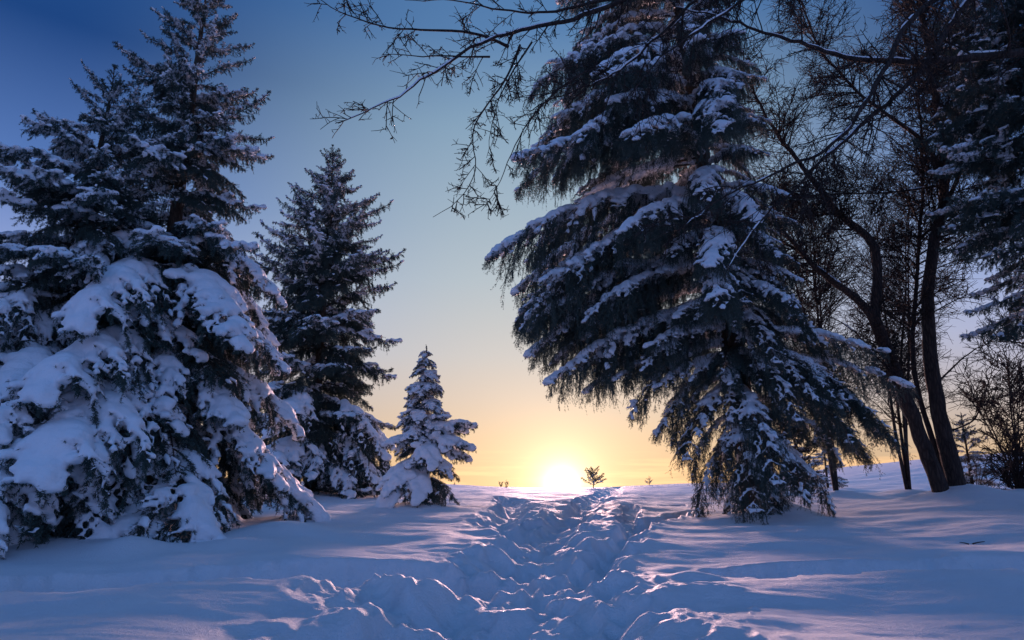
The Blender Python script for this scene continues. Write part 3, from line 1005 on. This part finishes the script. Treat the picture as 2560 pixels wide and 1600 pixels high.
def snow_strip(name, P, rr, parent, rng, cover=.6, thick=.75):
    """the line of snow lying along the upper side of a limb"""
    n = len(P)
    T = unit(np.gradient(P, axis=0))
    flat = np.sqrt(np.clip(1 - T[:, 2] ** 2, 0, 1))
    u = np.cumsum(np.r_[0, np.linalg.norm(np.diff(P, axis=0), axis=1)])
    nz = fbm(u * 1.6 + rng.rand() * 50, u * 0 + .5, int(rng.randint(1000)), 3)
    amt = np.clip((nz + cover - .5) * 3.0, 0, 1) * np.clip((flat - .25) * 2.5, 0, 1)
    amt[0] = amt[-1] = 0
    sr = np.maximum(rr * thick, np.minimum(rr * 1.3, .016)) * amt
    run = amt > .08
    vs, fs, o = [], [], 0
    i = 0
    while i < n:
        if not run[i]:
            i += 1
            continue
        j = i
        while j + 1 < n and run[j + 1]:
            j += 1
        if j - i >= 3:
            a, b = i, j + 1
            q = P[a:b] + np.array([0, 0, 1]) * (rr[a:b] * .62 + sr[a:b] * .35)[:, None]
            r = sr[a:b].copy()
            r[0] = r[-1] = .001
            v, f = tubes(q[None], r[None], 7)
            vs.append(v)
            fs.append(f + o)
            o += len(v)
        i = j + 1
    if vs:
        link('snow', new_mesh(name, np.concatenate(vs), np.concatenate(fs), M_SNOW, True), parent, kind='stuff')


def add_twigs(P, rr, rng, parent, l1=(3.0, 1.3), l2=(9, .55), l3=(5, .2), up=.25, grav=.25, start=.12, leaves=0, spread=1.0, fat=1.0):
    """branch, branchlet and twig along one limb, as one mesh"""
    length = np.linalg.norm(np.diff(P, axis=0), axis=1).sum()
    C = P[None]
    n1 = max(int(length * l1[0]), 2)
    t1 = rng.uniform(start, .99, n1)
    p, T = on_curves(C, np.zeros(n1, int), t1)
    rad = unit(rng.normal(0, 1, (n1, 3)))
    rad = unit(rad - (rad * T).sum(1, keepdims=True) * T)
    ln = l1[1] * rng.uniform(.4, 1.25, n1) * (1.1 - .5 * t1)
    A = grow(rng, p, T * .75 + rad * spread + np.array([0, 0, up]), ln, 8, grav, .22)
    r_at = np.interp(t1, np.linspace(0, 1, len(rr)), rr)
    ra = np.minimum(.5 * r_at, .012 + .006 * ln)
    out = [tubes(A, np.maximum(ra[:, None] * np.linspace(1, .28, 9)[None], .0050 * fat), 4)]
    n2 = np.maximum((l2[0] * ln / l1[1]).astype(int), 1)
    i2 = np.repeat(np.arange(n1), n2)
    t2 = rng.uniform(.08, 1, len(i2))
    p, T = on_curves(A, i2, t2)
    rad = unit(rng.normal(0, 1, p.shape))
    ln2 = l2[1] * rng.uniform(.35, 1.25, len(i2)) * (1.15 - .5 * t2)
    B = grow(rng, p, T * .8 + rad * .85 + np.array([0, 0, up * .6]), ln2, 4, grav, .3)
    out.append(tubes(B, np.broadcast_to(np.linspace(.0052, .0032, 5) * fat, B.shape[:2]), 3))
    ends = [B]
    if l3[0] > 0:
        i3 = np.repeat(np.arange(len(i2)), l3[0])
        t3 = rng.uniform(.1, 1, len(i3))
        p, T = on_curves(B, i3, t3)
        rad = unit(rng.normal(0, 1, p.shape))
        D = grow(rng, p, T * .6 + rad * .9, l3[1] * rng.uniform(.25, 1.2, len(i3)), 1, grav, .3)
        out.append(tubes(D, np.broadcast_to(np.linspace(.0036, .0026, 2) * fat, D.shape[:2]), 3))
        ends.append(D)
    v, f = cat_parts(out)
    midx = np.zeros(len(f))
    fl = None
    if leaves:
        E_ = ends[-1]
        k = rng.randint(0, len(E_), leaves)
        c, T = on_curves(E_, k, rng.uniform(.3, 1, leaves))
        d = unit(rng.normal(0, 1, c.shape) + np.array([0, 0, -.9]))
        s = unit(np.cross(d, rng.normal(0, 1, c.shape)))
        w = np.cross(d, s)
        sz = rng.uniform(.012, .030, leaves)[:, None]
        lv = np.stack([c, c + d * sz + s * sz * .45 + w * sz * .2, c + d * 2 * sz, c + d * sz - s * sz * .45 + w * sz * .2], 1).reshape(-1, 3)
        fl = np.arange(4 * leaves).reshape(-1, 4) + len(v)
        v = np.vstack([v, lv])
        midx = np.r_[midx, np.ones(leaves)]
    me = new_mesh('twigs', v, f, [M_TWIG, M_LEAF], True, midx=midx, faces2=fl)
    link('twigs', me, parent, kind='stuff')


def limb(tree, org, pts, r0, r1, rng, name='limb', sides=8, twig=None, snow=.55, rough=.05):
    P = [at(*q) - org if len(q) == 3 and q[0] > 60 or abs(q[0]) > 200 else np.array(q[:3]) for q in pts]
    P, L_ = smooth_poly(P)
    P = P + np.cumsum(rng.normal(0, min(.016, .5 * r0 + .003), P.shape), 0) * np.linspace(0, 1, len(P))[:, None]
    rr = r0 + (r1 - r0) * np.linspace(0, 1, len(P)) ** .8
    n = len(P) - 1
    v, q = tubes(P[None], rr[None], sides)
    v = v.reshape(n + 1, sides, 3)
    nz = fbm(np.arange(sides)[None] * .8 + rng.rand() * 40, np.arange(n + 1)[:, None] * .35, 3, 2)
    v = (P[:, None] + (v - P[:, None]) * (1 + rough * 2.5 * nz)[..., None]).reshape(-1, 3)
    cap = np.stack([n * sides + np.arange(sides), n * sides + (np.arange(sides) + 1) % sides, np.full(sides, len(v))], 1)
    o = link(name, new_mesh(name, np.vstack([v, P[-1:]]), q, M_TWIG, True, faces2=cap), tree)
    if twig is not None:
        add_twigs(P, rr, rng, o, **twig)
    if snow > 0:
        snow_strip('snow_line', P, rr, o, rng, cover=snow)
    return o, P, rr


rng = np.random.RandomState(5)
# two-stemmed bare tree right of the old spruce
by = 14.6
b0 = at(2370, 1235, by)
bare = thing('bare_tree', (b0[0], b0[1], ground_at(b0[0], b0[1])), 'leafless tree with two thick leaning trunks rising from one snowy foot', 'tree')
org = np.array(bare.location)
TW = dict(l1=(7, 1.35), l2=(15, .65), l3=(7, .26), up=.12, grav=.15, start=.3, fat=1.6)
limb(bare, org, [(2402, 1262, by), (2385, 1180, by), (2350, 1050, by), (2325, 900, by), (2318, 760, by), (2330, 620, by), (2360, 480, by), (2352, 380, by), (2330, 200, by - .2), (2300, 0, by - .4), (2280, -150, by - .5)], .185, .045, rng, 'trunk', 12, dict(TW, start=.42, l1=(8.5, 1.5)), .35)
limb(bare, org, [(2362, 1262, by - .1), (2340, 1190, by - .1), (2300, 1100, by - .1), (2245, 950, by - .2), (2200, 830, by - .3), (2184, 775, by - .3)], .165, .12, rng, 'trunk', 12, dict(TW, start=.55, l1=(3.0, .9)), .45)
limb(bare, org, [(2186, 790, by - .3), (2196, 690, by - .3), (2190, 610, by - .3), (2165, 588, by - .3), (2082, 518, by - .4), (2045, 463, by - .5), (2000, 400, by - .6), (1930, 290, by - .7), (1880, 180, by - .8)], .125, .02, rng, 'limb', 9, dict(TW, l1=(8.5, 1.5)), .5)
limb(bare, org, [(2188, 800, by - .3), (2150, 752, by - .4), (2100, 716, by - .5), (2036, 670, by - .6), (1990, 610, by - .7), (1930, 540, by - .8), (1850, 480, by - .9)], .10, .02, rng, 'limb', 9, dict(TW, l1=(8.5, 1.4)), .6)
limb(bare, org, [(2385, 1262, by + .35), (2360, 1180, by + .35), (2325, 1080, by + .3), (2292, 980, by + .3), (2280, 860, by + .4), (2292, 700, by + .4), (2302, 500, by + .4), (2310, 300, by + .4), (2290, 80, by + .4)], .07, .02, rng, 'trunk', 8, dict(TW, l1=(8.5, 1.5)), .3)
limb(bare, org, [(2352, 420, by), (2310, 350, by - .1), (2240, 300, by - .2), (2150, 230, by - .3), (2060, 120, by - .4), (2000, -20, by - .5)], .06, .015, rng, 'limb', 7, dict(TW, l1=(8.5, 1.4)), .4)
limb(bare, org, [(2345, 465, by), (2200, 484, by - .3), (2050, 492, by - .5), (1950, 480, by - .7)], .03, .010, rng, 'limb', 6, dict(TW, l1=(6, 1.0)), .3)
limb(bare, org, [(2340, 560, by), (2400, 440, by + .1), (2420, 300, by + .2), (2400, 120, by + .3), (2420, -20, by + .3)], .06, .015, rng, 'limb', 7, dict(TW, l1=(6, 1.1)), .3)
limb(bare, org, [(2330, 640, by), (2400, 600, by), (2450, 560, by - .1), (2480, 610, by - .2)], .025, .006, rng, 'limb', 6, dict(TW, l1=(4, .8), grav=.5), .3)
limb(bare, org, [(2340, 960, by), (2420, 880, by), (2470, 860, by), (2530, 840, by)], .025, .006, rng, 'limb', 6, dict(TW, l1=(4, .8), grav=.3), .3)
limb(bare, org, [(2300, 1000, by - .2), (2200, 900, by - .3), (2130, 820, by - .3), (2060, 800, by - .4)], .035, .008, rng, 'limb', 6, dict(TW, l1=(4, .8), grav=.3), .6)
limb(bare, org, [(2360, 1080, by), (2440, 1060, by - .2), (2480, 960, by - .3), (2500, 900, by - .4)], .022, .006, rng, 'limb', 6, dict(TW, l1=(4, .7), grav=.2), .3)

# bare tree whose trunk stands outside the picture and whose limbs hang into it
oy = 8.2
ox = 8.9
over = thing('bare_tree', (ox, oy, ground_at(ox, oy)), 'leafless tree reaching in over the top right, snow along its long arching limbs', 'tree')
org = np.array(over.location)
HW = dict(l1=(5.0, .95), l2=(9, .42), l3=(5, .13), up=.0, grav=.6, start=.2, leaves=60, fat=1.1)
tr_top = at(2900, -700, oy)
make_trunk(over, 'trunk', [(0, 0, -.3), (.1, 0, 3), (.0, 0, 6), (tr_top - org)], [.3, .24, .18, .10], sides=12, mat=M_TWIG, seed=3)
limb(over, org, [(2800, -380, oy), (2560, -150, oy), (2340, 0, oy - .1), (2250, 85, oy - .2), (2215, 170, oy - .3), (2150, 270, oy - .4), (2090, 370, oy - .5), (1990, 420, oy - .6), (1900, 460, oy - .7), (1780, 510, oy - .8), (1690, 575, oy - .9)], .085, .004, rng, 'limb', 8, dict(HW, leaves=20), .52)
limb(over, org, [(2760, -250, oy), (2480, -60, oy), (2430, 0, oy), (2340, 130, oy - .1), (2280, 210, oy - .2), (2150, 330, oy - .4), (2050, 430, oy - .5), (1960, 520, oy - .6), (1870, 600, oy - .7), (1800, 690, oy - .8)], .07, .004, rng, 'limb', 8, dict(HW, leaves=20), .52)
limb(over, org, [(2790, 60, oy), (2640, 120, oy), (2560, 135, oy), (2400, 160, oy), (2290, 175, oy), (2200, 178, oy), (2080, 160, oy), (1960, 120, oy), (1860, 100, oy), (1760, 60, oy), (1660, 50, oy)], .085, .005, rng, 'limb', 8, dict(HW, up=.2, grav=.2, leaves=20), .8)
limb(over, org, [(2860, -560, oy), (2250, -330, oy - .1), (1760, -120, oy - .2), (1640, -20, oy - .3), (1500, 60, oy - .4), (1390, 95, oy - .5), (1270, 118, oy - .6), (1200, 170, oy - .7), (1110, 220, oy - .8), (1060, 270, oy - .8), (980, 320, oy - .9), (880, 375, oy - 1)], .12, .004, rng, 'limb', 9, dict(HW, start=.52, l1=(4.0, .55), l2=(6, .26), l3=(3, .09)), .75)
SM = dict(HW, l1=(8.0, .40), l2=(7, .20), l3=(4, .08), start=.05, leaves=40)
limb(over, org, [(1272, 118, oy - .6), (1210, 80, oy - .7), (1100, 78, oy - .8), (1010, 80, oy - .8), (920, 65, oy - .9), (850, 35, oy - 1), (790, 5, oy - 1)], .022, .004, rng, 'limb', 6, SM, .0)
limb(over, org, [(1225, 142, oy - .6), (1120, 141, oy - .7), (1030, 138, oy - .8), (960, 140, oy - .8)], .014, .004, rng, 'limb', 6, SM, .0)
limb(over, org, [(1300, 112, oy - .6), (1275, 190, oy - .6), (1215, 260, oy - .7), (1175, 310, oy - .7), (1165, 345, oy - .7), (1195, 410, oy - .7), (1180, 465, oy - .7), (1075, 522, oy - .8)], .016, .003, rng, 'limb', 6, SM, .0)
limb(over, org, [(1470, 175, oy - .5), (1400, 215, oy - .5), (1340, 285, oy - .6), (1300, 350, oy - .6), (1275, 420, oy - .6), (1250, 480, oy - .7), (1215, 535, oy - .7)], .014, .003, rng, 'limb', 6, SM, .0)
limb(over, org, [(1330, 105, oy - .5), (1280, 180, oy - .5), (1240, 250, oy - .5), (1220, 340, oy - .5), (1208, 400, oy - .5)], .014, .003, rng, 'limb', 6, SM, .0)
limb(over, org, [(1640, -20, oy - .3), (1500, 0, oy - .4), (1400, 30, oy - .5), (1270, 40, oy - .6), (1190, 10, oy - .7), (1100, 5, oy - .7), (1020, 12, oy - .7)], .03, .004, rng, 'limb', 6, dict(SM, l1=(5, .5)), .0)
limb(over, org, [(2840, -480, oy), (2200, -220, oy), (1900, -120, oy), (1720, 0, oy - .2), (1640, 90, oy - .3), (1560, 160, oy - .4), (1510, 180, oy - .4), (1420, 205, oy - .5), (1330, 250, oy - .6)], .08, .006, rng, 'limb', 8, dict(HW, start=.5), .8)
limb(over, org, [(2830, -420, oy), (2300, -150, oy), (2050, -80, oy), (1900, 0, oy - .1), (1750, 80, oy - .2), (1680, 140, oy - .3), (1620, 190, oy - .4), (1560, 280, oy - .4)], .07, .006, rng, 'limb', 8, dict(HW, start=.4), .75)

# thinner bare trees further back fill the gap between the trunks with twigs
def back_tree(name, label, px_, yy, height, spread_, seed, stems=3, lean=0.0, twig=None, group=None, py=1215):
    g = np.random.RandomState(seed)
    b = at(px_, py, yy)
    x = b[0]
    t = thing(name, (x, yy, ground_at(x, yy)), label, 'tree' if 'tree' in name else 'shrub', group)
    for i in range(stems):
        a = g.uniform(0, 2 * math.pi)
        s = spread_ * g.uniform(.3, 1)
        pts = [(0, 0, -.4)]
        for k in range(1, 6):
            f = k / 5
            pts.append((math.cos(a) * s * f ** 1.3 + lean * f + g.normal(0, .05) * height * .15, math.sin(a) * s * f ** 1.3 * .6, height * f * g.uniform(.96, 1.0)))
        P, L_ = smooth_poly(pts, gap=height / 30)
        rr = np.linspace(.0095 * height ** .75, .006, len(P))
        v, q = tubes(P[None], rr[None], 6)
        o = link('trunk' if 'tree' in name else 'stem', new_mesh('stem', v, q, M_TWIG, True), t)
        add_twigs(P, rr, g, o, **twig)
    return t


BT = dict(l1=(4.5, 1.9), l2=(12, .85), l3=(6, .36), up=.3, grav=.0, start=.22, fat=1.5)
back_tree('bare_tree', 'thin leafless tree behind the hanging boughs, between old spruce and bare trunks', 2090, 18.5, 9.5, 1.6, 91, 4, 0, BT)
back_tree('bare_tree', 'thin leafless tree standing just behind the two leaning trunks', 2270, 20.0, 10.0, 1.8, 92, 4, 0, BT)
back_tree('bare_tree', 'slender leafless tree hidden behind the old spruce trunk', 1930, 21.0, 9.5, 1.6, 93, 3, 0, BT)
back_tree('bare_shrub', 'rounded leafless shrub by the right edge, in front of the blue slope', 2545, 18.0, 3.6, 1.5, 94, 9, 0, dict(l1=(5, .9), l2=(9, .4), l3=(4, .16), up=.35, grav=.0, start=.1, fat=2), py=1200)
back_tree('bare_shrub', 'low leafless brush spreading right of the bare trunks\' foot', 2430, 15.2, .8, .9, 95, 5, .5, dict(l1=(5, .5), l2=(6, .25), l3=(3, .1), up=.2, grav=.2, start=.1), py=1225)
back_tree('bare_shrub', 'leafless bush glowing against the yellow sky under the old spruce', 2015, 22.0, 2.2, .9, 96, 6, 0, dict(l1=(5, .7), l2=(8, .35), l3=(3, .14), up=.3, grav=0, start=.1, fat=2.2))

# along the crest
def crest_point(px_, yy):
    x = (px_ - 1280) / FPX * yy / 1.025
    return x, yy, ground_at(x, yy)


cx, cy, cz = crest_point(1482, 43.0)
pine = thing('pine_tree', (cx, cy, cz - .03), 'small open-crowned pine on the crest just right of the sun', 'tree')
g = np.random.RandomState(8)
_, P, _r = make_trunk(pine, 'trunk', [(0, 0, -.1), (.02, 0, .4), (0, 0, 1.2)], [.035, .025, .01], sides=6, seed=4)
for i in range(24):
    f = .14 + .84 * i / 24
    rr_ = np.interp(f, [.1, .35, .6, .85, 1], [.62, .58, .5, .32, .12]) * g.uniform(.8, 1.1)
    put_bough(pine, 'tip', (0, 0, f * 1.18), g.uniform(0, 360), rr_ * 1.0, tilt=-22 + 30 * f, rng=g)
for (px_, hh, sd, lab) in ((1622, .62, 61, 'tiny dark conifer on the crest, right of the small pine'), (1137, .22, 62, 'tiny conifer on the crest right beside the young spruce')):
    cx, cy, cz = crest_point(px_, 43.0)
    tr = thing('conifer_seedling', (cx, cy, cz - .03), lab, 'tree')
    make_trunk(tr, 'trunk', [(0, 0, -.05), (0, 0, hh * .5), (0, 0, hh)], [.02, .015, .006], sides=5, seed=sd)
    for i in range(12):
        f = .15 + .8 * i / 12
        put_bough(tr, 'tip', (0, 0, f * hh), g.uniform(0, 360), hh * .5 * (1.05 - f), tilt=-15, rng=g)
for (px_, hh, sd, lab) in ((1252, .3, 63, 'tiny leafless bush on the crest, left one of a pair before the sun glow'), (1267, .34, 64, 'tiny leafless bush on the crest, right one of a pair before the sun glow')):
    cx, cy, cz = crest_point(px_, 43.0)
    back_tree('bare_bush', lab, px_, 43.0, hh, .22, sd, 5, 0, dict(l1=(10, .16), l2=(4, .1), l3=(0, .1), up=.4, grav=0, start=.2, fat=1.4))

# two fallen twigs on the smooth snow at the right
for (px_, py_, ln, rz, lab) in ((2447, 1358, .13, .5, 'curved dark twig lying on smooth snow at the right'), (2411, 1360, .05, 2.2, 'very short twig end on the snow beside the curved twig')):
    d_ = .8 / ((py_ - 1217) / FPX) / 1.04
    yy = 9.0
    for _ in range(30):
        p_ = at(px_, py_, yy)
        gg = ground_at(p_[0], yy) + float(ground_detail(np.array([p_[0]]), np.array([yy]))[0])
        yy += (p_[2] - gg) * 4 if abs(p_[2] - gg) > .002 else 0
    s_ = np.linspace(-1, 1, 9)
    c_ = np.stack([s_ * ln * math.cos(rz), s_ * ln * math.sin(rz), .012 + .008 * s_ - .004 * s_ ** 2], 1)
    v, q = tubes(c_[None], np.linspace(.008, .004, 9)[None], 6)
    o = link('fallen_twig', new_mesh('fallen_twig', v, q, M_TWIG, True), None, label=lab, category='twig')
    o.location = (float(p_[0]), float(yy), float(gg))
